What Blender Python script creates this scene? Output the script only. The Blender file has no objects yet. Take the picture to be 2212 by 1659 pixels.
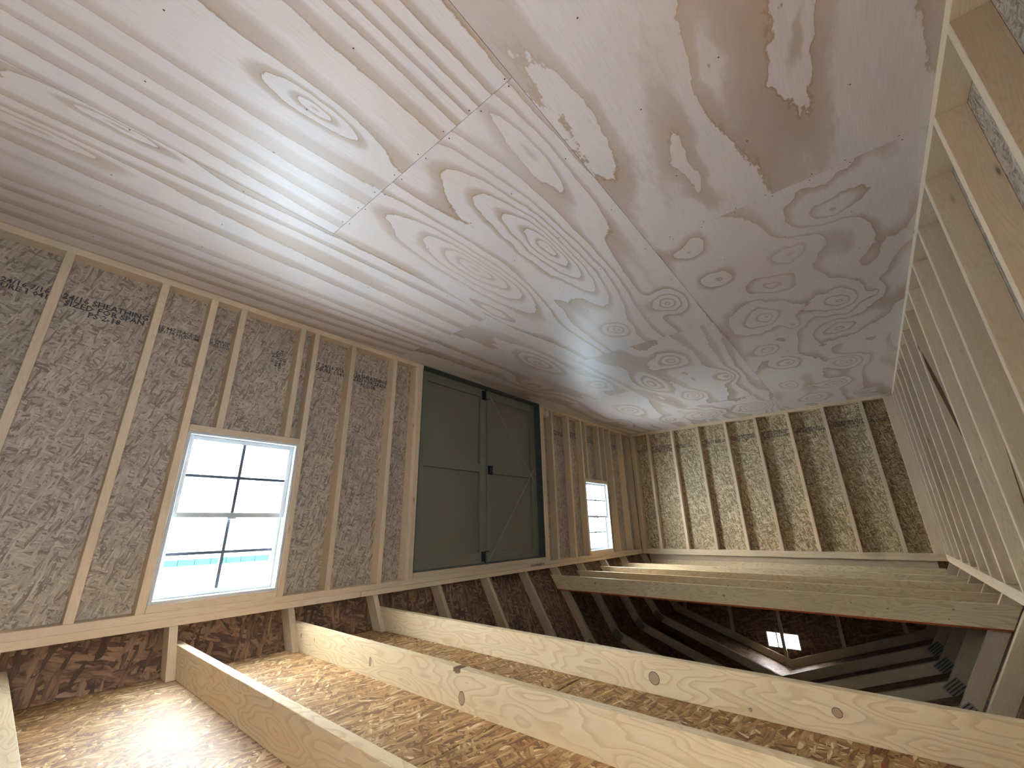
import bpy, bmesh, math, random
import numpy as np
from mathutils import Matrix, Vector
random.seed(7)
C = bpy.context.scene.collection
I = 0.0254                       # everything below is authored in inches: x across, y along (far gable at y=0), z up
scene = bpy.context.scene

# ------------------------------------------------------------------ camera (the phone was held upside down)
cam = bpy.data.cameras.new('camera'); cam.sensor_width = 36; cam.lens = 36 * 889.40 / 2212
cam.clip_start = 0.02; cam.clip_end = 500
co = bpy.data.objects.new('camera', cam); C.objects.link(co)
co.location = (20.16 * I, -267.5 * I, 57.63 * I)
co.rotation_euler = (1.90197043, 3.16199914, -0.696624833)
scene.camera = co

# ------------------------------------------------------------------ sky, sun, exposure
w = bpy.data.worlds.new('sky'); scene.world = w; w.use_nodes = True
bg = w.node_tree.nodes['Background']; bg.inputs[0].default_value = (0.70, 0.85, 1.0, 1); bg.inputs[1].default_value = 11.0
sd = bpy.data.lights.new('sun', 'SUN'); sd.energy = 85; sd.angle = math.radians(1.5); sd.color = (1.0, 0.975, 0.94)
so = bpy.data.objects.new('sun', sd); C.objects.link(so)
so.rotation_euler = (math.radians(-26), math.radians(-12), 0)
def portal(y0, y1, z0, z1):      # tells Cycles where daylight enters; emits nothing itself
    d = bpy.data.lights.new('window_portal', 'AREA'); d.shape = 'RECTANGLE'
    d.size = (z1 - z0) * I; d.size_y = (y1 - y0) * I; d.cycles.is_portal = True
    o = bpy.data.objects.new('window_portal', d); C.objects.link(o)
    o.location = (142.6 * I, (y0 + y1) / 2 * I, (z0 + z1) / 2 * I); o.rotation_euler = (0, math.radians(90), 0)
portal(-243.5, -218.5, 35.3, 71.6); portal(-64.0, -38.8, 35.3, 71.6)
d = bpy.data.lights.new('added_opening_portal', 'AREA'); d.shape = 'RECTANGLE'; d.size = 19 * I; d.size_y = 20 * I; d.cycles.is_portal = True
o = bpy.data.objects.new('added_opening_portal', d); C.objects.link(o); o.location = (-5.2 * I, -266 * I, 62 * I); o.rotation_euler = (0, math.radians(-90), 0)  # daylight through the added, unseen opening in the left wall
vs = scene.view_settings; vs.view_transform = 'Standard'; vs.look = 'None'; vs.exposure = 2.2; vs.gamma = 1
vs.use_curve_mapping = False
scene.cycles.use_denoising = True
scene.cycles.use_adaptive_sampling = True; scene.cycles.adaptive_threshold = 0.03
scene.cycles.max_bounces = 9; scene.cycles.diffuse_bounces = 6; scene.cycles.transparent_max_bounces = 12
scene.cycles.sample_clamp_indirect = 25

# ------------------------------------------------------------------ node helpers
class NT:
    def __init__(s, name):
        s.m = bpy.data.materials.new(name); s.m.use_nodes = True
        s.t = s.m.node_tree; s.b = s.t.nodes['Principled BSDF']
    def n(s, typ, **kw):
        nd = s.t.nodes.new(typ)
        for k, v in kw.items():
            if k.startswith('i_'):
                nd.inputs[int(k[2:])].default_value = v
            else: setattr(nd, k, v)
        return nd
    def l(s, a, b): s.t.links.new(a, b)
    def math(s, op, a, b=None, c=None):
        nd = s.n('ShaderNodeMath', operation=op)
        for i, v in enumerate((a, b, c)):
            if v is None: continue
            if isinstance(v, (int, float)): nd.inputs[i].default_value = v
            else: s.l(v, nd.inputs[i])
        return nd.outputs[0]
    def vmath(s, op, a, b):
        nd = s.n('ShaderNodeVectorMath', operation=op)
        for i, v in enumerate((a, b)):
            if isinstance(v, tuple): nd.inputs[i].default_value = v
            else: s.l(v, nd.inputs[i])
        return nd.outputs[0]
    def ramp(s, fac, stops, interp='LINEAR'):
        r = s.n('ShaderNodeValToRGB'); r.color_ramp.interpolation = interp
        e = r.color_ramp.elements
        while len(e) < len(stops): e.new(0.5)
        for el, (p, c) in zip(e, stops):
            el.position = p; el.color = (c[0], c[1], c[2], 1) if isinstance(c, tuple) else (c, c, c, 1)
        s.l(fac, r.inputs[0]); return r.outputs[0]
    def mix(s, fac, a, b, blend='MIX'):
        nd = s.n('ShaderNodeMix', data_type='RGBA', blend_type=blend)
        for i, v in ((0, fac), (6, a), (7, b)):
            if isinstance(v, (int, float)): nd.inputs[i].default_value = v
            elif isinstance(v, tuple): nd.inputs[i].default_value = (v[0], v[1], v[2], 1)
            else: s.l(v, nd.inputs[i])
        return nd.outputs[2]
    def noise(s, vec, scale, detail=2, rough=0.5, dist=0.0):
        nd = s.n('ShaderNodeTexNoise'); s.l(vec, nd.inputs['Vector'])
        nd.inputs['Scale'].default_value = scale; nd.inputs['Detail'].default_value = detail
        nd.inputs['Roughness'].default_value = rough; nd.inputs['Distortion'].default_value = dist
        return nd.outputs['Fac']
    def coords(s, scale=39.37, seed=True):     # object coordinates in inches, shifted per object
        tc = s.n('ShaderNodeTexCoord').outputs['Object']
        v = s.n('ShaderNodeVectorMath', operation='SCALE'); s.l(tc, v.inputs[0]); v.inputs[3].default_value = scale
        if not seed: return v.outputs[0]
        oi = s.n('ShaderNodeObjectInfo').outputs['Random']
        cb = s.n('ShaderNodeCombineXYZ')
        s.l(s.math('MULTIPLY', oi, 911.0), cb.inputs[0]); s.l(s.math('MULTIPLY', oi, 377.0), cb.inputs[1]); s.l(s.math('MULTIPLY', oi, 173.0), cb.inputs[2])
        return s.vmath('ADD', v.outputs[0], cb.outputs[0])
    def bump(s, h, strength=0.2, dist=0.002):
        b = s.n('ShaderNodeBump'); b.inputs['Strength'].default_value = strength; b.inputs['Distance'].default_value = dist
        s.l(h, b.inputs['Height']); s.l(b.outputs[0], s.b.inputs['Normal'])

def plain(name, col, rough=0.5, metal=0.0, noise_amt=0.06):
    t = NT(name); v = t.coords()
    nz = t.noise(v, 0.6, 3)
    c = t.mix(nz, tuple(x * (1 - noise_amt) for x in col), tuple(min(1, x * (1 + noise_amt)) for x in col))
    t.l(c, t.b.inputs['Base Color']); t.b.inputs['Roughness'].default_value = rough; t.b.inputs['Metallic'].default_value = metal
    return t.m

def make_pine(name, light, dark, figure=1.0, vary=0.25, knots=True, st=(0.045, 0.55, 0.55), fr=17.0):
    """sawn pine: growth-ring figure drawn out along local X, random tone per board, sparse knots"""
    t = NT(name); v = t.coords()
    st = t.vmath('MULTIPLY', v, st)
    f = t.noise(st, 1.0, 1.5, 0.45, 0.25)
    rings = t.math('FRACT', t.math('MULTIPLY', f, fr))
    rc = t.ramp(rings, [(0.0, 0.05), (0.55, 0.25), (0.86, 1.0), (0.97, 0.9), (1.0, 0.05)])
    fine = t.noise(t.vmath('MULTIPLY', v, (0.25, 9.0, 9.0)), 1.0, 2)
    k = t.math('MULTIPLY', rc, 0.50 * figure)
    k = t.math('ADD', k, t.math('MULTIPLY', t.math('SUBTRACT', fine, 0.5), 0.35))
    kcl = t.n('ShaderNodeClamp'); t.l(k, kcl.inputs[0])
    c = t.mix(kcl.outputs[0], light, dark)
    big = t.noise(t.vmath('MULTIPLY', v, (0.03, 0.2, 0.2)), 1.0, 2)
    c = t.mix(t.ramp(big, [(0.35, 0.0), (0.7, 0.45)]), c, tuple(a * b for a, b in zip(light, (0.93, 0.78, 0.62))))
    rnd = t.n('ShaderNodeObjectInfo').outputs['Random']
    tone = t.math('ADD', t.math('MULTIPLY', t.math('FRACT', t.math('MULTIPLY', rnd, 57.3)), vary), 1 - vary * 0.75)
    hs = t.n('ShaderNodeHueSaturation'); t.l(c, hs.inputs['Color']); t.l(tone, hs.inputs['Value']); c = hs.outputs[0]
    if knots:
        vo = t.n('ShaderNodeTexVoronoi'); t.l(t.vmath('MULTIPLY', v, (0.075, 0.28, 0.28)), vo.inputs['Vector']); vo.inputs['Scale'].default_value = 1.0
        d = vo.outputs['Distance']
        sp = t.n('ShaderNodeSeparateColor'); t.l(vo.outputs['Color'], sp.inputs[0])
        has = t.math('GREATER_THAN', sp.outputs[0], 0.5)
        kn = t.math('MULTIPLY', t.ramp(d, [(0.0, 1.0), (0.035, 0.95), (0.06, 0.35), (0.11, 0.0)]), has)
        c = t.mix(t.math('MULTIPLY', kn, 0.8), c, (0.13, 0.065, 0.03))
    t.l(c, t.b.inputs['Base Color']); t.b.inputs['Roughness'].default_value = 0.62
    t.bump(t.math('ADD', rc, fine), 0.12, 0.0008)
    return t.m

def make_osb(name, cols, ln=3.2, wd=0.75, smear=0.5, dirs=(0, 35, -40, 75, 110, 15), grime=0.35):
    """oriented strand board: overlapping layers of elongated flakes, each with its own tone"""
    t = NT(name); v = t.coords()
    wob = t.n('ShaderNodeTexNoise'); t.l(v, wob.inputs['Vector']); wob.inputs['Scale'].default_value = 0.22
    wv = t.vmath('SUBTRACT', wob.outputs['Color'], (0.5, 0.5, 0.5))
    sc = t.n('ShaderNodeVectorMath', operation='SCALE'); t.l(wv, sc.inputs[0]); sc.inputs[3].default_value = 1.6
    v = t.vmath('ADD', v, sc.outputs[0])
    cur = None; edge = None
    for i, a in enumerate(dirs):
        mp = t.n('ShaderNodeMapping'); t.l(v, mp.inputs[0])
        mp.inputs['Rotation'].default_value = (0, 0, math.radians(a)); mp.inputs['Location'].default_value = (i * 13.7, i * 7.3, 0)
        s2 = t.vmath('MULTIPLY', mp.outputs[0], (1 / ln, 1 / wd, 0))
        vo = t.n('ShaderNodeTexVoronoi'); vo.voronoi_dimensions = '2D'; t.l(s2, vo.inputs['Vector']); vo.inputs['Scale'].default_value = 1.0
        sp = t.n('ShaderNodeSeparateColor'); t.l(vo.outputs['Color'], sp.inputs[0])
        streak = t.noise(t.vmath('MULTIPLY', mp.outputs[0], (0.35, 4.5, 0)), 1.0, 2)
        val = t.math('ADD', sp.outputs[0], t.math('MULTIPLY', t.math('SUBTRACT', streak, 0.5), 0.75))
        shade = t.ramp(vo.outputs['Distance'], [(0.35, 0.0), (0.62, 0.25)])
        val = t.math('SUBTRACT', val, shade)
        if cur is None: cur = val
        else:
            m = t.math('GREATER_THAN', sp.outputs[1], 0.56)
            mx = t.n('ShaderNodeMix', data_type='FLOAT'); t.l(m, mx.inputs[0]); t.l(cur, mx.inputs[2]); t.l(val, mx.inputs[3]); cur = mx.outputs[0]
    c = t.ramp(cur, cols)
    g = t.noise(v, 0.09, 4, 0.6)
    c = t.mix(t.ramp(g, [(0.4, 0.0), (0.75, grime)]), c, tuple(x * 0.62 for x in cols[len(cols) // 2][1]))
    t.l(c, t.b.inputs['Base Color']); t.b.inputs['Roughness'].default_value = 0.6
    t.bump(cur, 0.35, 0.0015)
    return t.m

PALE = (0.70, 0.635, 0.635); TAN = (0.37, 0.24, 0.145)
def make_ply(name, bumps, seed, slope=1.0, freq=1.0, stretch=1.0, tan_w=0.30, rag=1.0, warp=9):
    """rotary-cut plywood face: contour bands of a height field = drift across the sheet + drawn-out hills (knots, cathedrals)"""
    t = NT(name); v = t.coords(seed=False)      # sheets share the building's inches: object origins sit at 0,0,0
    sx = t.n('ShaderNodeSeparateXYZ'); t.l(v, sx.inputs[0])
    h = t.math('MULTIPLY', sx.outputs[0], 0.035 * slope)
    off = t.vmath('ADD', v, (seed * 31.7, seed * 17.3, seed * 5.1))
    wb = t.n('ShaderNodeTexNoise'); t.l(t.vmath('MULTIPLY', off, (0.11, 0.06, 0)), wb.inputs['Vector']); wb.inputs['Scale'].default_value = 1.0; wb.inputs['Detail'].default_value = 4
    wo = t.n('ShaderNodeVectorMath', operation='MULTIPLY_ADD'); t.l(t.vmath('SUBTRACT', wb.outputs['Color'], (.5, .5, .5)), wo.inputs[0]); wo.inputs[1].default_value = (warp, warp * 2.4, 0); t.l(v, wo.inputs[2]); vd = wo.outputs[0]
    for (cx, cy, rx, ry, amp) in bumps:
        mp = t.n('ShaderNodeMapping', vector_type='TEXTURE'); t.l(vd, mp.inputs[0])
        mp.inputs['Location'].default_value = (cx, cy, 0); mp.inputs['Scale'].default_value = (rx, ry, 1000)
        gr = t.n('ShaderNodeTexGradient', gradient_type='QUADRATIC_SPHERE'); t.l(mp.outputs[0], gr.inputs[0])
        h = t.math('ADD', h, t.math('MULTIPLY', gr.outputs['Fac'], amp))
    n1 = t.noise(t.vmath('MULTIPLY', off, (0.045, 0.0085 * stretch, 0)), 1.0, 2, 0.5, 0.3)
    h = t.math('ADD', h, t.math('MULTIPLY', n1, 2.6))
    n2 = t.noise(t.vmath('MULTIPLY', off, (0.5, 0.12 * stretch, 0)), 1.0, 4, 0.65)
    h = t.math('ADD', h, t.math('MULTIPLY', n2, 0.16 * rag))
    n3 = t.noise(t.vmath('MULTIPLY', off, (0.9, 0.9, 0)), 1.0, 3, 0.7)
    h = t.math('ADD', h, t.math('MULTIPLY', n3, 0.05 * rag))
    fr = t.math('FRACT', t.math('MULTIPLY', h, 2.1 * freq))
    w_ = tan_w
    band = t.ramp(fr, [(0.0, 0.0), (1 - w_ - 0.18, 0.0), (1 - w_, 0.55), (0.93, 0.72), (0.965, 1.0), (0.985, 0.85), (1.0, 0.0)])
    thick = t.noise(t.vmath('MULTIPLY', off, (0.05, 0.02, 0)), 1.0, 2)
    band = t.math('MULTIPLY', band, t.ramp(thick, [(0.3, 0.55), (0.6, 1.0)]))
    c = t.mix(band, PALE, TAN)
    st = t.noise(t.vmath('MULTIPLY', off, (6.0, 0.22, 0)), 1.0, 3)
    c = t.mix(t.ramp(st, [(0.35, 0.0), (0.8, 0.35)]), c, (0.50, 0.385, 0.29))
    bl = t.noise(t.vmath('MULTIPLY', off, (0.06, 0.03, 0)), 1.0, 2)
    c = t.mix(t.ramp(bl, [(0.45, 0.0), (0.75, 0.25)]), c, (0.60, 0.45, 0.33))
    t.l(c, t.b.inputs['Base Color'])
    t.b.inputs['Roughness'].default_value = 0.42; t.b.inputs['Specular IOR Level'].default_value = 0.45
    t.bump(st, 0.10, 0.0006)
    return t.m

M = {}
M['stud'] = make_pine('pine_stud', (0.74, 0.61, 0.45), (0.55, 0.39, 0.25), 0.8)
M['joist'] = make_pine('pine_joist', (0.72, 0.61, 0.42), (0.46, 0.32, 0.17), 1.15, 0.12, knots=False, st=(0.075, 0.30, 0.30), fr=12.0)
M['rafter'] = make_pine('pine_rafter', (0.62, 0.51, 0.37), (0.46, 0.33, 0.21), 0.8)
M['plate'] = make_pine('pine_plate', (0.74, 0.61, 0.45), (0.56, 0.42, 0.27), 0.8, 0.12)
WOSB = [(0.0, (0.22, 0.165, 0.125)), (0.22, (0.38, 0.31, 0.235)), (0.6, (0.46, 0.385, 0.30)), (1.0, (0.58, 0.50, 0.395))]
M['wall_osb'] = make_osb('wall_strand_board', WOSB, 1.9, 0.34)
M['end_osb'] = make_osb('end_wall_strand_board', [(0.05, (0.20, 0.125, 0.055)), (0.35, (0.40, 0.285, 0.15)), (0.6, (0.52, 0.41, 0.25)), (0.95, (0.74, 0.63, 0.44))], 1.9, 0.36)
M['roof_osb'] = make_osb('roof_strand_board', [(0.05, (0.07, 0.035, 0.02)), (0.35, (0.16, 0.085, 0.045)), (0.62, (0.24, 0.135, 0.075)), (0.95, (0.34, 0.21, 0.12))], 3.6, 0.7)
M['deck_osb'] = make_osb('deck_strand_board', [(0.0, (0.14, 0.055, 0.015)), (0.25, (0.29, 0.145, 0.048)), (0.6, (0.42, 0.245, 0.095)), (0.85, (0.50, 0.33, 0.15)), (0.97, (0.74, 0.60, 0.38))], 3.0, 0.52, dirs=(8, 25, -12, 50, -35, 85))
M['green'] = plain('olive_green_door_paint', (0.20, 0.19, 0.135), 0.45)
M['green_dark'] = plain('dark_green_jamb_paint', (0.075, 0.09, 0.08), 0.45)
M['black'] = plain('black_steel', (0.015, 0.017, 0.02), 0.4, 0.3)
M['steel'] = plain('galvanised_steel', (0.33, 0.29, 0.24), 0.8, 0.0)
M['slot'] = plain('plate_slots', (0.05, 0.042, 0.035), 0.9)
M['white'] = plain('white_vinyl', (0.56, 0.585, 0.60), 0.35)
M['muntin'] = plain('backlit_dark_bar', (0.10, 0.13, 0.17), 0.5)  # backlit silhouette of the bars put into their colour
M['cup'] = plain('white_plastic', (0.72, 0.70, 0.64), 0.4)
M['wire'] = plain('bare_cable', (0.55, 0.50, 0.42), 0.4, 0.3)
M['ink'] = plain('stamp_ink', (0.045, 0.045, 0.05), 0.7)
M['redink'] = plain('red_chalk', (0.35, 0.05, 0.02), 0.8)
M['rededge'] = plain('red_sealed_edge', (0.42, 0.08, 0.015), 0.7)
M['screw'] = plain('dark_screw_head', (0.05, 0.045, 0.04), 0.6)
M['fascia'] = plain('slate_blue_panel', (0.009, 0.021, 0.026), 0.95)
M['fascia'].node_tree.nodes['Principled BSDF'].inputs['Specular IOR Level'].default_value = 0
M['siding'] = plain('white_siding', (0.80, 0.82, 0.84), 0.7)
def make_knot():
    t = NT('knot_wood'); v = t.coords(seed=True)
    tc = t.n('ShaderNodeTexCoord').outputs['Object']
    ln = t.n('ShaderNodeVectorMath', operation='LENGTH'); t.l(tc, ln.inputs[0])
    r = t.math('FRACT', t.math('MULTIPLY', t.math('ADD', ln.outputs['Value'], t.math('MULTIPLY', t.noise(v, 1.5, 2), 0.004)), 260.0))
    c = t.mix(r, (0.42, 0.31, 0.20), (0.25, 0.16, 0.10))
    t.l(c, t.b.inputs['Base Color']); t.b.inputs['Roughness'].default_value = 0.6
    return t.m
M['knot'] = make_knot(); M['knotrim'] = plain('knot_rim', (0.06, 0.035, 0.02), 0.7)
def make_glass():
    t = NT('window_glass'); t.t.nodes.remove(t.b)
    out = t.t.nodes['Material Output']
    tr = t.n('ShaderNodeBsdfTransparent'); tr.inputs[0].default_value = (0.93, 0.96, 0.95, 1)
    gl = t.n('ShaderNodeBsdfGlossy'); gl.inputs['Roughness'].default_value = 0.03
    fr = t.n('ShaderNodeFresnel'); fr.inputs[0].default_value = 1.45
    mx = t.n('ShaderNodeMixShader'); t.l(fr.outputs[0], mx.inputs[0]); t.l(tr.outputs[0], mx.inputs[1]); t.l(gl.outputs[0], mx.inputs[2])
    ge = t.n('ShaderNodeNewGeometry'); t.l(t.math('MULTIPLY', fr.outputs[0], t.math('SUBTRACT', 1.0, ge.outputs['Backfacing'])), mx.inputs[0])
    t.l(mx.outputs[0], out.inputs[0]); return t.m
M['glass'] = make_glass()
def make_ground():
    t = NT('pale_gravel'); v = t.coords(seed=False)
    n = t.noise(v, 0.05, 5, 0.7); n2 = t.noise(v, 0.9, 2, 0.6)
    k = t.math('ADD', t.math('MULTIPLY', n, 0.7), t.math('MULTIPLY', n2, 0.3))
    c = t.ramp(k, [(0.42, (0.008, 0.006, 0.005)), (0.46, (0.36, 0.355, 0.35)), (0.6, (0.50, 0.50, 0.50))])
    t.l(c, t.b.inputs['Base Color']); t.b.inputs['Roughness'].default_value = 0.95; t.b.inputs['Specular IOR Level'].default_value = 0.0; return t.m
M['ground'] = make_ground()

# ------------------------------------------------------------------ geometry helpers
def link(o, parent=None):
    C.objects.link(o)
    if parent: o.parent = parent
    return o
def empty(name, label=None, cat=None, group=None, kind=None, loc=(0, 0, 0)):
    o = bpy.data.objects.new(name, None); C.objects.link(o); o.location = [a * I for a in loc]; o.empty_display_size = 0.1
    tag(o, label, cat, group, kind); return o
def tag(o, label=None, cat=None, group=None, kind=None):
    if label: o['label'] = label
    if cat: o['category'] = cat
    if group: o['group'] = group
    if kind: o['kind'] = kind
    return o
def mesh_from_bm(bm, name, mat):
    me = bpy.data.meshes.new(name); bm.to_mesh(me); bm.free(); me.materials.append(mat); return me
_cache = {}
def box_mesh(L, W, T, mat, bev):
    k = (round(L, 2), round(W, 2), round(T, 3), mat, bev)
    if k not in _cache:
        bm = bmesh.new(); bmesh.ops.create_cube(bm, size=1)
        for v in bm.verts: v.co = Vector((v.co.x * L * I, v.co.y * W * I, v.co.z * T * I))
        if bev: bmesh.ops.bevel(bm, geom=bm.edges[:], offset=bev * I, segments=1, affect='EDGES')
        _cache[k] = mesh_from_bm(bm, 'board', M[mat])
    return _cache[k]
def place(me, name, mat4, parent):
    o = bpy.data.objects.new(name, me); C.objects.link(o)
    if parent:
        o.parent = parent; o.matrix_basis = parent.matrix_basis.inverted() @ mat4
    else: o.matrix_basis = mat4
    return o
def box(name, x0, x1, y0, y1, z0, z1, mat, parent=None, bev=0.07):
    d = [(x1 - x0, 0), (y1 - y0, 1), (z1 - z0, 2)]; d.sort(key=lambda a: -a[0])
    ax = [Vector((0, 0, 0)) for _ in range(3)]
    for i in range(3): ax[i][d[i][1]] = 1
    if ax[0].cross(ax[1]).dot(ax[2]) < 0: ax[2] = -ax[2]
    m = Matrix((ax[0], ax[1], ax[2])).transposed().to_4x4()
    m.translation = Vector(((x0 + x1) / 2 * I, (y0 + y1) / 2 * I, (z0 + z1) / 2 * I))
    return place(box_mesh(d[0][0], d[1][0], d[2][0], mat, bev), name, m, parent)
def prism(name, pts, y0, y1, mat, parent=None, along=(1, 0), bev=0.06, lay=False):
    """polygon in the x-z plane, extruded along y; local X runs along the grain"""
    a = Vector((along[0], 0, along[1])).normalized(); yv = Vector((0, 1, 0)); b = yv.cross(a)   # right handed: a, b... 
    c = a.cross(b)
    if lay: b = yv; c = a.cross(yv)      # sheets lying along y: local X-Y is the sheet's face
    cx = sum(p[0] for p in pts) / len(pts); cz = sum(p[1] for p in pts) / len(pts)
    m = Matrix((a, b, c)).transposed().to_4x4(); m.translation = Vector((cx * I, (y0 + y1) / 2 * I, cz * I)); inv = m.inverted()
    bm = bmesh.new()
    f0 = [bm.verts.new(inv @ Vector((p[0] * I, y0 * I, p[1] * I))) for p in pts]
    f1 = [bm.verts.new(inv @ Vector((p[0] * I, y1 * I, p[1] * I))) for p in pts]
    bm.faces.new(f0); bm.faces.new(f1[::-1]); n = len(pts)
    for i in range(n): bm.faces.new((f0[i], f1[i], f1[(i + 1) % n], f0[(i + 1) % n]))
    bmesh.ops.recalc_face_normals(bm, faces=bm.faces[:])
    if bev: bmesh.ops.bevel(bm, geom=bm.edges[:], offset=bev * I, segments=1, affect='EDGES')
    return place(mesh_from_bm(bm, name, M[mat]), name, m, parent)
def rod(name, p, q, r, mat, parent=None, seg=8):
    p = Vector(p) * I; q = Vector(q) * I; d = q - p
    bm = bmesh.new(); bmesh.ops.create_cone(bm, segments=seg, radius1=r * I, radius2=r * I, depth=d.length, cap_ends=True)
    m = d.to_track_quat('Z', 'Y').to_matrix().to_4x4(); m.translation = (p + q) / 2
    return place(mesh_from_bm(bm, name, M[mat]), name, m, parent)

# ------------------------------------------------------------------ outside
g = box('ground', -7000, 9000, -7000, 7000, -40, -12, 'ground', bev=0); tag(g, 'sun-bleached pale gravel ground outside the windows', kind='structure')
fb = empty('white_building', 'blown-out white building with slate-blue panelled band seen through the left window', 'building')
box('wall', 1042, 1060, -900, 160, -12, 106, 'siding', fb, bev=0)
for k in range(40):
    y1 = 158 - k * 26.5
    box('fascia_panel', 1040, 1044, y1 - 25.7, y1, 106, 118, 'fascia', fb, bev=0)

# ------------------------------------------------------------------ floor
fl = box('floor', -3.5, 140.5, -284.5, 3.5, -2.2, -0.74, 'plate', bev=0); tag(fl, 'smooth pine plywood floor of staggered sheets with tan grain, filling the top of the photo', kind='structure')
def sheet(x0, x1, y0, y1, mat):
    e = 0.035
    bm = bmesh.new(); bmesh.ops.create_cube(bm, size=1)
    for v in bm.verts:
        v.co = Vector((((x0 + x1) / 2 + v.co.x * (x1 - x0 - 2 * e)) * I, ((y0 + y1) / 2 + v.co.y * (y1 - y0 - 2 * e)) * I, (-0.37 + v.co.z * 0.72 - 0.01) * I))
    o = bpy.data.objects.new('plywood_sheet', mesh_from_bm(bm, 'plywood_sheet', mat)); C.objects.link(o)
    o.parent = fl; o.matrix_parent_inverse = fl.matrix_basis.inverted()
    bm = bmesh.new()
    rnd = random.Random(int(x0 * 7 + y0))
    ys = [y0 + 0.6] + [y0 + 16 * k for k in range(1, 6) if y0 + 16 * k < y1 - 4] + [y1 - 0.6]
    for j, yy in enumerate(ys):
        st = 6 if j in (0, len(ys) - 1) else 12
        xx = x0 + 1.2
        while xx < x1:
            px, py = xx + rnd.uniform(-.7, .7), yy + rnd.uniform(-.35, .35) * (1 if st == 12 else .5)
            vs_ = [bm.verts.new(((px + .13 * math.cos(a)) * I, (py + .13 * math.sin(a)) * I, 0.02 * I)) for a in [i * math.pi / 3 for i in range(6)]]
            bm.faces.new(vs_); xx += st
    s = bpy.data.objects.new('screw_heads', mesh_from_bm(bm, 'screw_heads', M['screw'])); C.objects.link(s); s.parent = o; s['kind'] = 'stuff'
    return o
P = make_ply
colA = [(-284.5, -188.5), (-188.5, -92.5), (-92.5, 3.5)]
mA = [P('ply_face_a', [(31, -203, 5, 26, 0.9), (14, -215, 5, 26, .9), (24, -222, 5, 22, -.8), (40, -228, 5, 30, .6)], 1, 0.8, 0.62, 1.0, 0.42, 2.2),
      P('ply_face_b', [(13, -178, 14, 14, -1.5), (21, -165, 9, 10, .9), (39, -182, 6, 8, .8), (37, -165, 8, 10, .9), (14, -131, 15, 24, 2.5), (32, -133, 12, 22, 2.1), (26, -122, 4, 8, .8), (6, -130, 4, 9, .6), (15, -108, 10, 12, -1.4), (36, -104, 9, 10, 1.4), (27, -152, 9, 9, -1.0)], 2, 0.7, 0.9, 1.6, 0.16, 1.0, warp=4.5),
      P('ply_face_c', [(15, -70, 11, 14, 2.0), (32, -84, 9, 12, 1.5), (20, -40, 9, 12, 1.8), (36, -50, 7, 12, -1.4), (30, -18, 12, 14, 1.8), (10, -12, 8, 10, -1.2)], 3, 0.7, 0.9, 1.6, 0.22, 1.2, warp=5)]
for (a, b), m in zip(colA, mA): sheet(-3.5, 44.5, a, b, m)
colB = [(-284.5, -236.5), (-236.5, -140.5), (-140.5, -44.5), (-44.5, 3.5)]
mB = [P('ply_face_d', [(69, -252, 4, 16, 1.0)], 4, 2.2, 1.3, 0.4, 0.30, 0.8, warp=3),
      P('ply_face_e', [(62, -204, 12, 62, 3.0), (79, -208, 10, 46, 2.4), (50, -226, 8, 50, 1.2), (69, -156, 6, 10, 1.4), (51, -161, 8, 11, 1.6), (90, -190, 5, 30, -.8)], 5, 1.4, 1.1, 0.5, 0.22, 0.8, warp=3),
      P('ply_face_f', [(66, -118, 12, 20, 1.8), (82, -96, 9, 26, -1.6), (54, -84, 8, 18, 1.4), (74, -64, 9, 18, 1.6)], 6, 1.0, 1.0, 0.8, 0.34, 1.5, warp=3),
      P('ply_face_g', [(56, -18, 14, 18, 2.6), (80, -22, 14, 18, 2.2)], 7, 1.0, 1.2, 1.2, 0.3, 1.2)]
for (a, b), m in zip(colB, mB): sheet(44.5, 92.5, a, b, m)
colC = colA
mC = [P('ply_face_h', [(94, -270, 3, 18, .9), (104, -278, 4, 24, .7)], 8, 2.4, 1.2, 0.3, 0.34, 0.8, warp=3),
      P('ply_face_i', [(104, -150, 9, 26, 1.6), (122, -130, 8, 24, -1.4), (100, -112, 8, 14, 1.2)], 9, 1.2, 0.9, 0.5, 0.34, 1.1, warp=3),
      P('ply_face_j', [(108, -60, 10, 22, 1.5), (124, -36, 9, 18, 1.3), (100, -24, 8, 14, -1.2)], 10, 1.2, 0.9, 0.5, 0.34, 1.1, warp=3)]
for (a, b), m in zip(colC, mC): sheet(92.5, 140.5, a, b, m)

# ------------------------------------------------------------------ walls: studs, plates, sheathing
ZU = 73.0; ZT = 76.0; WZ0, WZ1 = 35.3, 71.5
def stud_x(parent, xa, y, z0=1.5, z1=ZU, w=1.5): return box('stud', xa, xa + 3.5, y - w / 2, y + w / 2, z0, z1, 'stud', parent)
def stud_y(parent, ya, x, z0=1.5, z1=ZU, w=1.5): return box('stud', x - w / 2, x + w / 2, ya, ya + 3.5, z0, z1, 'stud', parent)

def streak(parent, y, pts, wd):
    '''a dark resin streak on a stud face looking toward the camera'''
    L = [(p[0] - wd * w_, p[1]) for p, w_ in zip(pts, (.1, .8, 1, .7, .5, .1))] + [(p[0] + wd * w_, p[1]) for p, w_ in list(zip(pts, (.1, .8, 1, .7, .5, .1)))[::-1]]
    return prism('resin_streak', L, y - .012, y + .01, 'pitch_and_shade', parent, bev=0)
M['pitch_and_shade'] = make_pine('resin_streak', (0.20, 0.115, 0.06), (0.10, 0.05, 0.025), 1.0, 0.0, knots=False)  # resin streaks, and the shade plug in the joist notch
wr = empty('wall_right', 'long stud wall with two windows and green double door, sheathed in strand board', kind='structure')
XD = 137.0
box('bottom_plate', XD, XD + 3.5, -281, -177.5, 0, 1.5, 'plate', wr); box('bottom_plate', XD, XD + 3.5, -104.5, 0, 0, 1.5, 'plate', wr)
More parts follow.
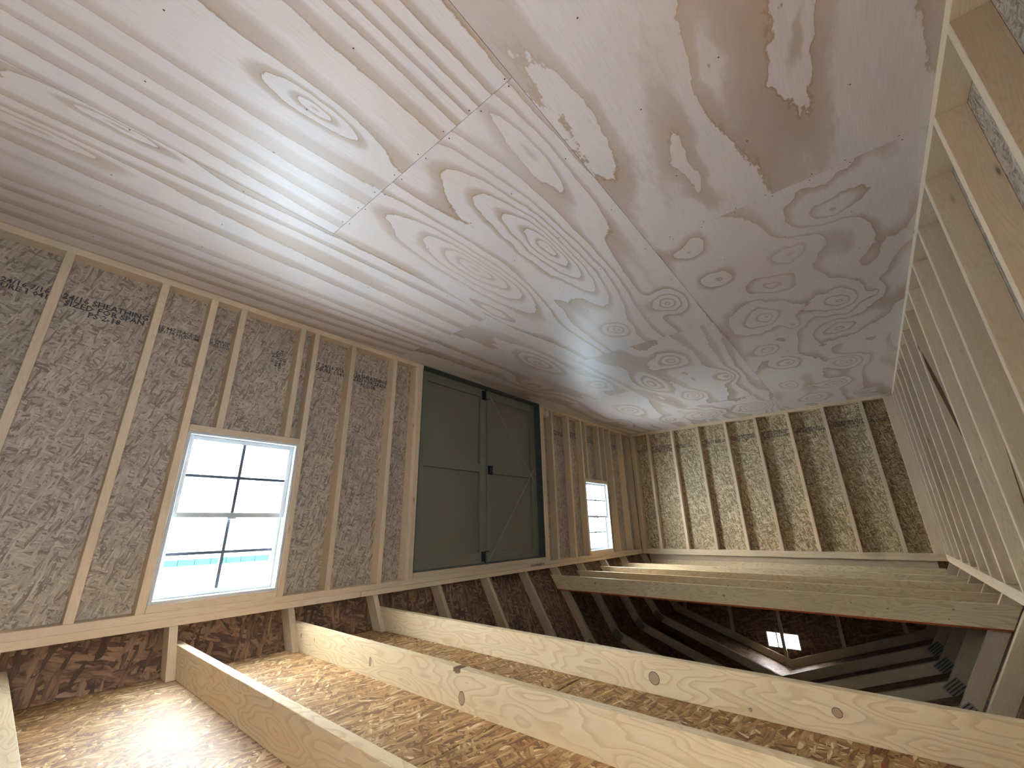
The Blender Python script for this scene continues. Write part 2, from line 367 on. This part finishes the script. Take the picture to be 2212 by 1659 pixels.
box('top_plate', XD, XD + 3.5, -281, 0, ZU, ZU + 1.5, 'plate', wr)
box('top_plate', XD, XD + 3.5, -281, -195.5, ZU + 1.5, ZT, 'plate', wr); box('top_plate', XD + .03, XD + 3.5, -195.3, 0, ZU + 1.56, ZT, 'plate', wr)
for y in (-270.3, -254.3, -205.6, -189.8, -93.8, -78.2, -29.9, -13.7): stud_x(wr, XD, y)
for y in (-244.3, -217.7, -64.9): stud_x(wr, XD, y)                                # beside the windows
for y in (-237.6, -221.9, -60.0, -44.9, -38.0): stud_x(wr, XD, y, 1.5, 33.8)        # cripples under the sills
for y in (-180.0, -178.4, -103.6, -102.0): stud_x(wr, XD, y)                        # doubled at the door
for y0, y1 in ((-243.5, -218.5), (-64.1, -38.6)):
    box('sill', XD, XD + 3.5, y0, y1, 33.8, 35.3, 'stud', wr); box('header', XD, XD + 3.5, y0, y1, WZ1, ZU, 'stud', wr)
box('header', XD, XD + 3.5, -177.6, -104.4, 71.3, ZU, 'stud', wr)
for y in (-1.5,): stud_x(wr, XD, y)
SX = (XD + 3.5, XD + 4.0)
def panel_x(a, b, z0, z1, parent=wr, sx=SX, mat='wall_osb'):
    return box('sheathing_panel', sx[0], sx[1], a + .02, b - .02, z0, z1, mat, parent, bev=0.0)
panel_x(-284.5, -243.7, -1, ZT); panel_x(-243.7, -218.3, -1, 35.2); panel_x(-243.7, -218.3, 71.7, ZT)
panel_x(-218.3, -177.6, -1, ZT); panel_x(-177.6, -104.4, 71.4, ZT); panel_x(-104.4, -64.2, -1, ZT)
panel_x(-64.2, -38.5, -1, 35.2); panel_x(-64.2, -38.5, 71.7, ZT); panel_x(-38.5, 3.9, -1, ZT)

wl = empty('wall_left', 'long windowless stud wall along the right edge of the photo', kind='structure')
box('bottom_plate', -3.5, 0, -281, 0, 0, 1.5, 'plate', wl); box('top_plate', -3.5, 0, -281, 0, ZU, ZU + 1.5, 'plate', wl); box('top_plate', -3.5, 0, -281, 0, ZU + 1.5, ZT, 'plate', wl)
for k in range(14): stud_x(wl, -3.5, -15.25 - 16 * k)
for y in (-255.25, -276.8): stud_x(wl, -3.5, y)                 # unglazed opening added beside the camera, unseen, placed and sized for its daylight
box('header', -3.5, 0, -276, -256, 71.5, 73, 'stud', wl); box('sill', -3.5, 0, -276, -256, 51, 52.5, 'stud', wl)
stud_x(wl, -3.5, -1.5)
streak(wl, -112.0, [(-.4, 14), (-.7, 19), (-1.2, 25), (-1.7, 32), (-2.1, 37), (-2.5, 44)], .45)
streak(wl, -144.0, [(-2.7, 44), (-2.4, 50), (-2.1, 56), (-1.6, 61), (-1.2, 65), (-1.0, 68)], .12)
for a in range(5): panel_x(3.9 - 48 * (a + 1), 3.9 - 48 * a, -1, ZT, wl, (-4.0, -3.5))
panel_x(-256, -236.1, -1, ZT, wl, (-4.0, -3.5)); panel_x(-276, -256, 71.5, ZT, wl, (-4.0, -3.5)); panel_x(-276, -256, -1, 52.5, wl, (-4.0, -3.5)); panel_x(-284.9, -276, -1, ZT, wl, (-4.0, -3.5))

we = empty('wall_far', 'far end wall of evenly spaced studs over sunlit strand board', kind='structure')
box('bottom_plate', 0, 137, 0, 3.5, 0, 1.5, 'plate', we); box('top_plate', 0, 137, 0, 3.5, ZU, ZU + 1.5, 'plate', we); box('top_plate', -3.5, 140.5, 0, 3.5, ZU + 1.5, ZT, 'plate', we)
for k in range(8): stud_y(we, 0, 12.5 + 16 * k)
for x in (136.2, 134.6, 0.9): stud_y(we, 0, x)
box('stud', 0.1, 3.6, -1.6, -0.05, 1.5, ZU, 'stud', we)
for a, b in ((-3.5, 44.5), (44.5, 92.5), (92.5, 140.5)): box('sheathing_panel', a + .02, b - .02, 3.5, 4.0, -1, ZT + .0, 'end_osb', we, bev=0)

wn = empty('wall_near', 'near end wall of studs and strand board behind the camera', kind='structure')
box('bottom_plate', 0, 137, -284.5, -281, 0, 1.5, 'plate', wn); box('top_plate', 0, 137, -284.5, -281, ZU, ZT, 'plate', wn)
for x in (12.5, 28.5, 44.5, 60.5, 76.5, 92.5, 108.5, 124.5): stud_y(wn, -284.5, x)
for a, b in ((-3.5, 44.5), (44.5, 92.5), (92.5, 140.5)): box('sheathing_panel', a + .02, b - .02, -285.0, -284.5, -1, ZT, 'wall_osb', wn, bev=0)

# ------------------------------------------------------------------ gambrel roof
BL, KL, AP, KR, BR = (136.5, 76.0), (119.4, 103.9), (67.3, 123.3), (14.1, 103.9), (-1.0, 76.0)   # inner line of the rafters
def offs(p, q, d):      # line p->q pushed outward by d (outward = away from the building's middle)
    v = Vector((q[0] - p[0], q[1] - p[1])).normalized(); n = Vector((-v.y, v.x))
    mid = Vector(((p[0] + q[0]) / 2 - 68, (p[1] + q[1]) / 2 - 60))
    if n.dot(mid) < 0: n = -n
    return (Vector(p) + n * d, v)
def isect(a, b):
    (p, u), (q, v) = a, b
    den = u.x * v.y - u.y * v.x; w_ = q - p; s = (w_.x * v.y - w_.y * v.x) / den
    r = p + u * s; return (r.x, r.y)
def outer(d):
    l1, l2, l3, l4 = offs(BL, KL, d), offs(KL, AP, d), offs(AP, KR, d), offs(KR, BR, d)
    base = lambda l: (l[0].x + l[1].x * (76 - l[0].y) / l[1].y, 76.0)
    return [base(l1), isect(l1, l2), isect(l2, l3), isect(l3, l4), base(l4)]
O1 = outer(3.5); O2 = outer(4.0)
ORD = ['first', 'second', 'third', 'fourth', 'fifth', 'sixth', 'seventh', 'eighth', 'ninth', 'tenth', 'eleventh', 'twelfth']
TY = [-26.05, -50.2, -74.4, -97.05, -119.9, -143.0, -166.8, -191.0, -214.7, -238.3, -262.2]      # truss centre lines
def truss(yc, label, plates=True):
    t = empty('roof_truss', label, 'roof truss', 'gambrel roof trusses')
    y0, y1 = yc - .75, yc + .75
    for a, b, oa, ob in ((BL, KL, O1[0], O1[1]), (BR, KR, O1[4], O1[3])):
        prism('lower_rafter', [a, b, ob, oa], y0, y1, 'rafter', t, along=(b[0] - a[0], b[1] - a[1]))
    for a, b, oa, ob in ((KL, AP, O1[1], O1[2]), (KR, AP, O1[3], O1[2])):
        prism('upper_rafter', [a, b, ob, oa], y0, y1, 'rafter', t, along=(b[0] - a[0], b[1] - a[1]))
    for K, ok, s in ((KL, O1[1], 1), (KR, O1[3], -1)):
        cx, cz = (K[0] + ok[0]) / 2, (K[1] + ok[1]) / 2
        v = Vector((ok[0] - K[0], ok[1] - K[1])).normalized(); u = Vector((v.y, -v.x))
        q = lambda a, b: (cx + u.x * a + v.x * b, cz + u.y * a + v.y * b)
        if plates:
            for yy in (y0 - .04, y1):
                pl = prism('nail_plate', [q(-2.6, -1.9), q(2.6, -1.9), q(2.6, 1.9), q(-2.6, 1.9)], yy, yy + .04, 'steel', t, along=(u.x, u.y), bev=0)
            for k in range(-2, 3):
                prism('plate_slots', [q(-2.3, k * .75 - .13), q(2.3, k * .75 - .13), q(2.3, k * .75 + .13), q(-2.3, k * .75 + .13)], y0 - .06, y0 - .035, 'slot', t, along=(u.x, u.y), bev=0)
    return t
seen = ['pine roof truss standing %s in from the far gable with the vent' % ORD[i] for i in range(11)]
for i, y in enumerate(TY): truss(y, seen[i])

gb = empty('wall_gable_far', 'dark far gable above the loft with framing and louvred vent', kind='structure')
VX0, VX1, VZ0, VZ1 = 62.0, 76.6, 112.0, 119.0
def roof_x(z, left):     # outer line x at height z
    A = [O1[0], O1[1], O1[2]] if left else [O1[4], O1[3], O1[2]]
    for p, q in zip(A, A[1:]):
        if p[1] <= z <= q[1] + 1e-6: return p[0] + (q[0] - p[0]) * (z - p[1]) / (q[1] - p[1])
zk = O1[1][1]
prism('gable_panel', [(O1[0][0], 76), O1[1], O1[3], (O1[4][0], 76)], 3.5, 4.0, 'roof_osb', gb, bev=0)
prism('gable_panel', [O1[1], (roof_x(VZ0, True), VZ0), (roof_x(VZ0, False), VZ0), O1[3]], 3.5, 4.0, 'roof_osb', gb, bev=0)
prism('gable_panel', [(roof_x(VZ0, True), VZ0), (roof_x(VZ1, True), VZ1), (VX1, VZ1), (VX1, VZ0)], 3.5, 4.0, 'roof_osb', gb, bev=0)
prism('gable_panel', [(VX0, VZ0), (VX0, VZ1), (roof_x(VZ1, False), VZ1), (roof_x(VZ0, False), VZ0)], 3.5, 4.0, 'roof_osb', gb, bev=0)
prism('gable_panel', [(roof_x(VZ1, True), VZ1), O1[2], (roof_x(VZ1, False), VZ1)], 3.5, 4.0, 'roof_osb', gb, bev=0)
gt = truss(2.75, 'pine gable truss set against the dark strand board round the vent', plates=False)
box('bottom_chord', 3.2, 133.6, 2.0, 3.5, 76.0, 79.1, 'rafter', gb)
box('rim_joist', 1.2, 133.0, 2.0, 3.5, 79.15, 84.65, 'joist', gb)
def inner_z(x):
    for p, q in ((BR, KR), (KR, AP), (AP, KL), (KL, BL)):
        if min(p[0], q[0]) <= x <= max(p[0], q[0]): return p[1] + (q[1] - p[1]) * (x - p[0]) / (q[0] - p[0])
for x in (20.5, 44.3, 69.2, 92.0, 116.0):
    box('gable_stud', x - .75, x + .75, 2.0, 3.5, 84.65, inner_z(x) - .2, 'rafter', gb)
vt = empty('gable_vent', 'bright white louvred vent glowing in the dark gable', 'vent')
for a in ((VX0, VX0 + .5, VZ0, VZ1), (VX1 - .5, VX1, VZ0, VZ1), (VX0, VX1, VZ0, VZ0 + .35), (VX0, VX1, VZ1 - .35, VZ1), (71.6, 72.2, VZ0, VZ1)):
    box('frame', a[0], a[1], 3.4, 4.9, a[2], a[3], 'white', vt, bev=0)
for k in range(9):
    z = VZ0 + .75 + k * .69
    prismm = box_mesh(VX1 - VX0 - 1, .62, .06, 'white', 0)
    m = Matrix.Translation(Vector(((VX0 + VX1) / 2 * I, 4.4 * I, z * I))) @ Matrix.Rotation(math.radians(-35), 4, 'X')
    place(prismm, 'louvre', m, vt)

gn = empty('wall_gable_near', 'near gable of strand board behind the camera', kind='structure')
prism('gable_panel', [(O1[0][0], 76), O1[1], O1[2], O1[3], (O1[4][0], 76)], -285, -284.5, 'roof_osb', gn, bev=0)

rf = empty('ceiling', 'gambrel roof deck of dark strand board sheets above the rafters', kind='structure')
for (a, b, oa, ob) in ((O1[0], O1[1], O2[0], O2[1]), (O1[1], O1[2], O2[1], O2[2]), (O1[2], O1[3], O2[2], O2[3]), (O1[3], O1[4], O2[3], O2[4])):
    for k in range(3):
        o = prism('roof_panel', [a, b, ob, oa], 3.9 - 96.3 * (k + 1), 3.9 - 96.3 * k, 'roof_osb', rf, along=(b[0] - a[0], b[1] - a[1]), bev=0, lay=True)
for k in range(1):     # eave closures between wall sheathing and roof sheets
    box('eave_block', 140.4, 141.2, -285, 3.9, 75.5, 77.4, 'stud', rf, bev=0); box('eave_block', -5.4, -3.6, -285, 3.9, 75.0, 77.4, 'stud', rf, bev=0)

# roof panels: local axes put y (building length) on local Z, so strands read through x/z -> give them their own flat mapping
# ------------------------------------------------------------------ lofts
JB, JT = 79.15, 84.65
def roof_edge(z): return (roof_x(z, False), roof_x(z, True))
def joist(y0, label, notch=False):
    a0, b0 = roof_edge(JB); a1, b1 = roof_edge(JT)
    pts = [(a0 + .1, JB), (b0 - .1, JB), (b1 - .1, JT), (a1 + .1, JT)]
    if notch: pts = [(a0 + .1, JB), (76.4, JB), (76.7, JB + .7), (77.5, JB + .8), (77.7, JB - .12), (b0 - .1, JB - .05), (b1 - .1, JT), (a1 + .1, JT)]
    j = prism('loft_joist', pts, y0, y0 + 1.5, 'joist', None, along=(1, 0), bev=0 if notch else .06)
    return tag(j, label, 'joist', 'loft joists')
def knot(j, x, z, r, ry=None, y=None):
    """oval knot set into the joist's camera-side face"""
    ry = ry or r
    bm = bmesh.new(); n = 14
    fr = Vector((x * I, y * I, z * I))
    loc = j.matrix_basis.inverted()
    def ring(k, d): return [bm.verts.new((k * r * I * math.cos(i * 2 * math.pi / n), k * ry * I * math.sin(i * 2 * math.pi / n), d * I)) for i in range(n)]
    a, b = ring(1.0, 0.0), ring(.9, .02)
    for i in range(n):
        f = bm.faces.new((a[i], a[(i + 1) % n], b[(i + 1) % n], b[i])); f.material_index = 1
    bm.faces.new(b)
    me = bpy.data.meshes.new('knot'); bm.to_mesh(me); bm.free(); me.materials.append(M['knot']); me.materials.append(M['knotrim'])
    o = bpy.data.objects.new('knot', me); C.objects.link(o); o.parent = j
    m = Matrix(((1, 0, 0), (0, 0, -1), (0, 1, 0))).to_4x4(); m.translation = fr - Vector((0, .012 * I, 0))
    o.matrix_basis = loc @ m
    return o
jE = joist(-261.45, 'pale joist cut off by the photo\'s left edge, closest of all to the camera')
jD = joist(-237.55, 'shaded grey joist running out of the photo\'s bottom edge, nearest but one')
jC = joist(-213.95, 'bright joist with a broken notch in its lower edge and a dark round knot', notch=True)
box('notch_shade', 76.3, 77.9, -213.99, -212.6, JB - .03, JB + .55, 'pitch_and_shade', jC, bev=0)  # dark plug standing in for the shade inside the notch
jB = joist(-190.25, 'bright joist with a large oval knot edging the strand-board loft deck')
F = [joist(-99.35, 'knotty grey-tan joist in front of the far loft, above the dark roof space'),
     joist(-76.75, 'orange-tan joist just behind the front joist of the far loft'),
     joist(-53.2, 'third joist back in the far loft'),
     joist(-28.8, 'pale yellow joist deepest in the far loft, nearest the end wall')]
KN = {jC: [(75.9, 83.0, .72, .95), (101.6, 82.1, .45, .8), (42.5, 83.9, .8, .8), (131.0, 81.3, .28, .5), (124.5, 81.4, .2, .3)],
      jB: [(54.4, 82.3, .95, 1.0), (40.2, 83.7, .22, .25), (29.6, 81.8, .6, .6)],
      F[0]: [(116, 81.2, .42, .42), (106, 81.5, .18, .2), (93, 81.6, .2, .25), (90, 82, .22, .25), (66, 82, .42, .4), (44, 84, .18, .16), (31, 81.2, .2, .2), (23, 82, .28, .24), (9.5, 81, .26, .2), (11, 83.4, .2, .2)],
      F[1]: [(122, 81.5, .3, .3), (84, 82.6, .25, .25), (70, 81.6, .22, .25), (50, 81, .22, .22)], F[2]: [(60, 81.7, .22, .2), (34, 81.2, .2, .2)]}
for j, ks in KN.items():
    y = {jC: -213.95, jB: -190.25, F[0]: -99.35, F[1]: -76.75, F[2]: -53.2}[j]
    for (x, z, r, ry) in ks: knot(j, x, z, r, ry, y)
ld = empty('loft_floor', 'strand-board loft deck lit gold above the nearest joists', 'loft floor', 'loft decks')
a, b = roof_edge(JT); ys = (-284.4, -236.5, -188.6)
for (p, q) in zip(ys, ys[1:]):
    box('deck_panel', a + .1, 68.4, p + .04, q - .04, JT, JT + .45, 'deck_osb', ld, bev=0); box('deck_panel', 68.6, b - .1, p + .04, q - .04, JT, JT + .45, 'deck_osb', ld, bev=0)
lf = empty('loft_floor', 'far loft deck with thin red-sealed front edge over the front knotty joist', 'loft floor', 'loft decks')
for (p, q) in ((-99.3, -51.2), (-51.2, 1.9)):
    box('deck_panel', a + .1, 68.4, p + .04, q - .04, JT, JT + .45, 'deck_osb', lf, bev=0); box('deck_panel', 68.6, b - .1, p + .04, q - .04, JT, JT + .45, 'deck_osb', lf, bev=0)
box('sealed_edge', a + .3, b - .3, -99.36, -99.24, JT + .02, JT + .47, 'rededge', lf, bev=0)
# red chalk tick on the near deck
o = box('chalk_mark', 25.5, 25.9, -200.5, -194.5, JT - .03, JT - .005, 'redink', ld, bev=0)

# ------------------------------------------------------------------ windows
def window(name, y0, y1, label):
    w_ = empty(name, label, kind='structure')
    z0, z1 = WZ0, WZ1; x0, x1 = 137.2, 141.4; f = .6
    for a in ((y0, y0 + f, z0, z1), (y1 - f, y1, z0, z1)): box('window_frame', x0, x1, a[0], a[1], a[2], a[3], 'white', w_, bev=.05)
    for a in ((y0 + f, y1 - f, z0, z0 + f), (y0 + f, y1 - f, z1 - f, z1)): box('window_frame', x0, x1, a[0], a[1], a[2], a[3], 'white', w_, bev=.05)
    zm = 53.85
    for nm, xs, za, zb in (('lower_sash', 138.6, z0 + f, zm + .55), ('upper_sash', 139.8, zm - .55, z1 - f)):
        s = bpy.data.objects.new(nm, None); C.objects.link(s); s.parent = w_; s.empty_display_size = .05
        r = 1.05; ya, yb = y0 + f, y1 - f; ym = (ya + yb) / 2
        for a in ((ya, ya + r, za, zb), (yb - r, yb, za, zb)): box('stile', xs, xs + 1.1, *a, 'white', s, bev=.04)
        for a in ((ya + r, yb - r, za, za + (r if nm == 'lower_sash' else 1.1)), (ya + r, yb - r, zb - 1.1, zb)): box('rail', xs, xs + 1.1, *a, 'white', s, bev=.04)
        zc = (za + zb) / 2
        box('muntin', xs + .08, xs + 1.02, ym - .34, ym + .34, za + r, zb - r, 'muntin', s, bev=0)
        box('muntin', xs + .1, xs + 1.0, ya + r, yb - r, zc - .33, zc + .33, 'muntin', s, bev=0)
        for pa, pb in ((ya + r, ym - .34), (ym + .34, yb - r)):
            for qa, qb in ((za + r, zc - .33), (zc + .33, zb - r)):
                box('pane', xs + .53, xs + .57, pa, pb, qa, qb, 'glass', s, bev=0)
    box('sash_lock', 138.2, 138.7, (y0 + y1) / 2 - 1, (y0 + y1) / 2 + 1, zm + .55, zm + .95, 'white', w_, bev=.08)
    return w_
window('window_1', -243.4, -218.5, 'large bright eight-pane window in white frame, on the left')
window('window_2', -64.1, -38.6, 'small-looking eight-pane window beyond the green double door')

# ------------------------------------------------------------------ double door
def leaf(name, y0, y1, sl, sr, label):
    d = empty(name, label, kind='structure'); xf, xb = 140.5, 141.5
    z0, z1 = .3, 71.1
    box('door_panel', xb, xb + .5, y0, y1, z0, z1, 'green', d, bev=0)
    box('stile', xf, xb, y0, y0 + sl, z0, z1, 'green', d, bev=.05); box('stile', xf, xb, y1 - sr, y1, z0, z1, 'green', d, bev=.05)
    for a, b in ((z0, 3.9), (33.0, 36.5), (67.3, z1)): box('rail', xf, xb, y0 + sl, y1 - sr, a, b, 'green', d, bev=.05)
    return d
d1 = leaf('door_1', -177.3, -139.75, 4.6, 3.7, 'left leaf of the olive-green double door, with black bolts top and bottom')
d2 = leaf('door_2', -139.25, -104.5, 4.1, 3.9, 'right leaf of the olive-green double door, crossed by thin brace wires')
jm = empty('trim_1', 'dark green painted jamb round the double door', kind='structure')
box('jamb', 137.1, 141.6, -177.5, -177.32, 0, 71.3, 'green_dark', jm, bev=0); box('jamb', 137.1, 141.6, -104.66, -104.5, 0, 71.3, 'green_dark', jm, bev=0)
box('jamb', 137.1, 141.6, -177.5, -104.5, 71.12, 71.3, 'green_dark', jm, bev=0); box('threshold', 137.0, 141.8, -177.5, -104.5, -.5, .28, 'green_dark', jm, bev=0)
box('gap_dark_backing', 142.05, 142.5, -180, -102, -1, 72, 'black', jm, bev=0)  # black sheet added behind both leaves so the gap between them shows dark
def bolt(z0, z1, parent, up):
    b = bpy.data.objects.new('barrel_bolt', None); C.objects.link(b); b.parent = parent
    box('bolt_plate', 140.2, 140.5, -142.6, -140.3, z0, z1, 'black', b, bev=.03)
    rod('bolt_rod', (139.9, -141.0, z0 - (0 if up else .9)), (139.9, -141.0, z1 + (.9 if up else 0)), .28, 'black', b)
    rod('bolt_knob', (139.9, -141.0, (z0 + z1) / 2 + (-1.8 if up else 1.8)), (138.9, -139.8, (z0 + z1) / 2 + (-1.8 if up else 1.8)), .18, 'black', b)
bolt(1.0, 5.0, d1, False); bolt(67.0, 70.6, d1, True)
lt = bpy.data.objects.new('latch', None); C.objects.link(lt); lt.parent = d2
box('latch_plate', 140.2, 140.5, -138.9, -136.0, 33.4, 37.1, 'black', lt, bev=.03)
box('latch_body', 139.3, 140.2, -138.5, -137.3, 33.8, 36.8, 'black', lt, bev=.1); rod('latch_lever', (139.2, -137.4, 35.6), (139.2, -136.0, 35.6), .22, 'steel', lt)
rod('brace_wire', (140.2, -138.8, 70.6), (140.2, -106.6, 32.3), .075, 'wire', d2, 6); rod('brace_wire', (140.1, -138.9, 1.2), (140.1, -106.6, 38.6), .075, 'wire', d2, 6)

# ------------------------------------------------------------------ small white cups beside the door
def cup(x, y, z, r, h, label):
    prof = [(0, 0), (r * .78, 0), (r * .82, .08), (r * .9, h * .8), (r * 1.12, h * .88), (r * 1.14, h), (r * .98, h), (r * .84, h * .85), (r * .74, .12), (0, .12)]
    bm = bmesh.new(); n = 16; rings = []
    for (a, b) in prof:
        if a == 0: rings.append([bm.verts.new((0, 0, b * I))]); continue
        rings.append([bm.verts.new((a * I * math.cos(i * 2 * math.pi / n), a * I * math.sin(i * 2 * math.pi / n), b * I)) for i in range(n)])
    for p_, q_ in zip(rings, rings[1:]):
        for i in range(n):
            k = (i + 1) % n
            if len(p_) == 1: bm.faces.new((p_[0], q_[k], q_[i]))
            elif len(q_) == 1: bm.faces.new((p_[i], p_[k], q_[0]))
            else: bm.faces.new((p_[i], p_[k], q_[k], q_[i]))
    for f in bm.faces: f.smooth = True
    o = bpy.data.objects.new('plastic_cup', mesh_from_bm(bm, 'plastic_cup', M['cup'])); C.objects.link(o)
    o.location = (x * I, y * I, z * I); return tag(o, label, 'cup', 'cups on the floor plate')
cup(138.4, -99.6, 1.5, 1.25, 3.2, 'small white plastic cup touching the door-side stud, on the floor plate')
cup(138.4, -96.4, 1.5, 1.35, 3.4, 'small white plastic cup away from the door, on the floor plate')

# ------------------------------------------------------------------ printed stamps on the strand board
def stamp(parent, txt, size, origin, xdir, ydir, name='printed_stamp', sx=1.0):
    cu = bpy.data.curves.new(name, 'FONT'); cu.body = txt; cu.size = size * I; cu.align_x = 'CENTER'; cu.align_y = 'CENTER'
    cu.space_line = .8; cu.extrude = .004 * I; cu.resolution_u = 1; cu.offset = .02 * size * I
    x = Vector(xdir); y = Vector(ydir); z = x.cross(y)
    m = Matrix((x * sx, y, z)).transposed().to_4x4(); m.translation = Vector(origin) * I
    tmp = bpy.data.objects.new(name, cu)
    dg = bpy.context.evaluated_depsgraph_get
    C.objects.link(tmp); bpy.context.view_layer.update()
    me = bpy.data.meshes.new_from_object(tmp.evaluated_get(dg())); C.objects.unlink(tmp); bpy.data.objects.remove(tmp)
    me.materials.clear(); me.materials.append(M['ink'])
    return place(me, name, m, parent)
T3 = ['CAT 24/16 7/16\nEXPOSURE 1 0418', '24/16 SHEATHING\nSIZED FOR SPAN\nPS 2-18', 'MILL 447 SPACE 1/8\nPRP-108 HUD-UM', 'RATED SHEATHING\n000 24 0.418\nTHIS SIDE DOWN']
# along the middle line of each sheet on the long wall, reading upside down
xs_ = 140.45
k = 0
for yc, zc, s in ((-276.2, 10.6, 1.5), (-262.3, 11.4, 1.75), (-249.5, 11.6, 1.15), (-241.0, 11.6, .9), (-212.0, 10.4, 1.7), (-197.6, 11.2, 1.8), (-85.8, 11.4, 1.7), (-70.8, 10.2, 1.5), (-52, 11, 1.6), (-22, 11, 1.6)):
    stamp(wr, T3[k % 4], s, (xs_, yc, zc), (0, 1, 0), (0, 0, -1)); k += 1
stamp(wr, '1F\nPS2 10 447\n0247 108\n24/16', 1.25, (xs_, -226.2, 11.3), (0, 0, 1), (0, 1, 0))
for xc, s in ((129.5, 1.2), (116.8, 1.8), (103.8, 1.5), (69.2, 1.7), (84, 1.3), (51.5, 1.7), (36, 1.8), (18.5, 1.8), (5.5, 1.2)):
    stamp(we, T3[k % 4], s, (xc, 3.45, 11.8), (-1, 0, 0), (0, 0, -1)); k += 1
stamp(wr, '00500040#24 H', 1.5, (136.96, -111.0, 74.0), (0, 1, 0), (0, 0, -1), 'grade_stamp')
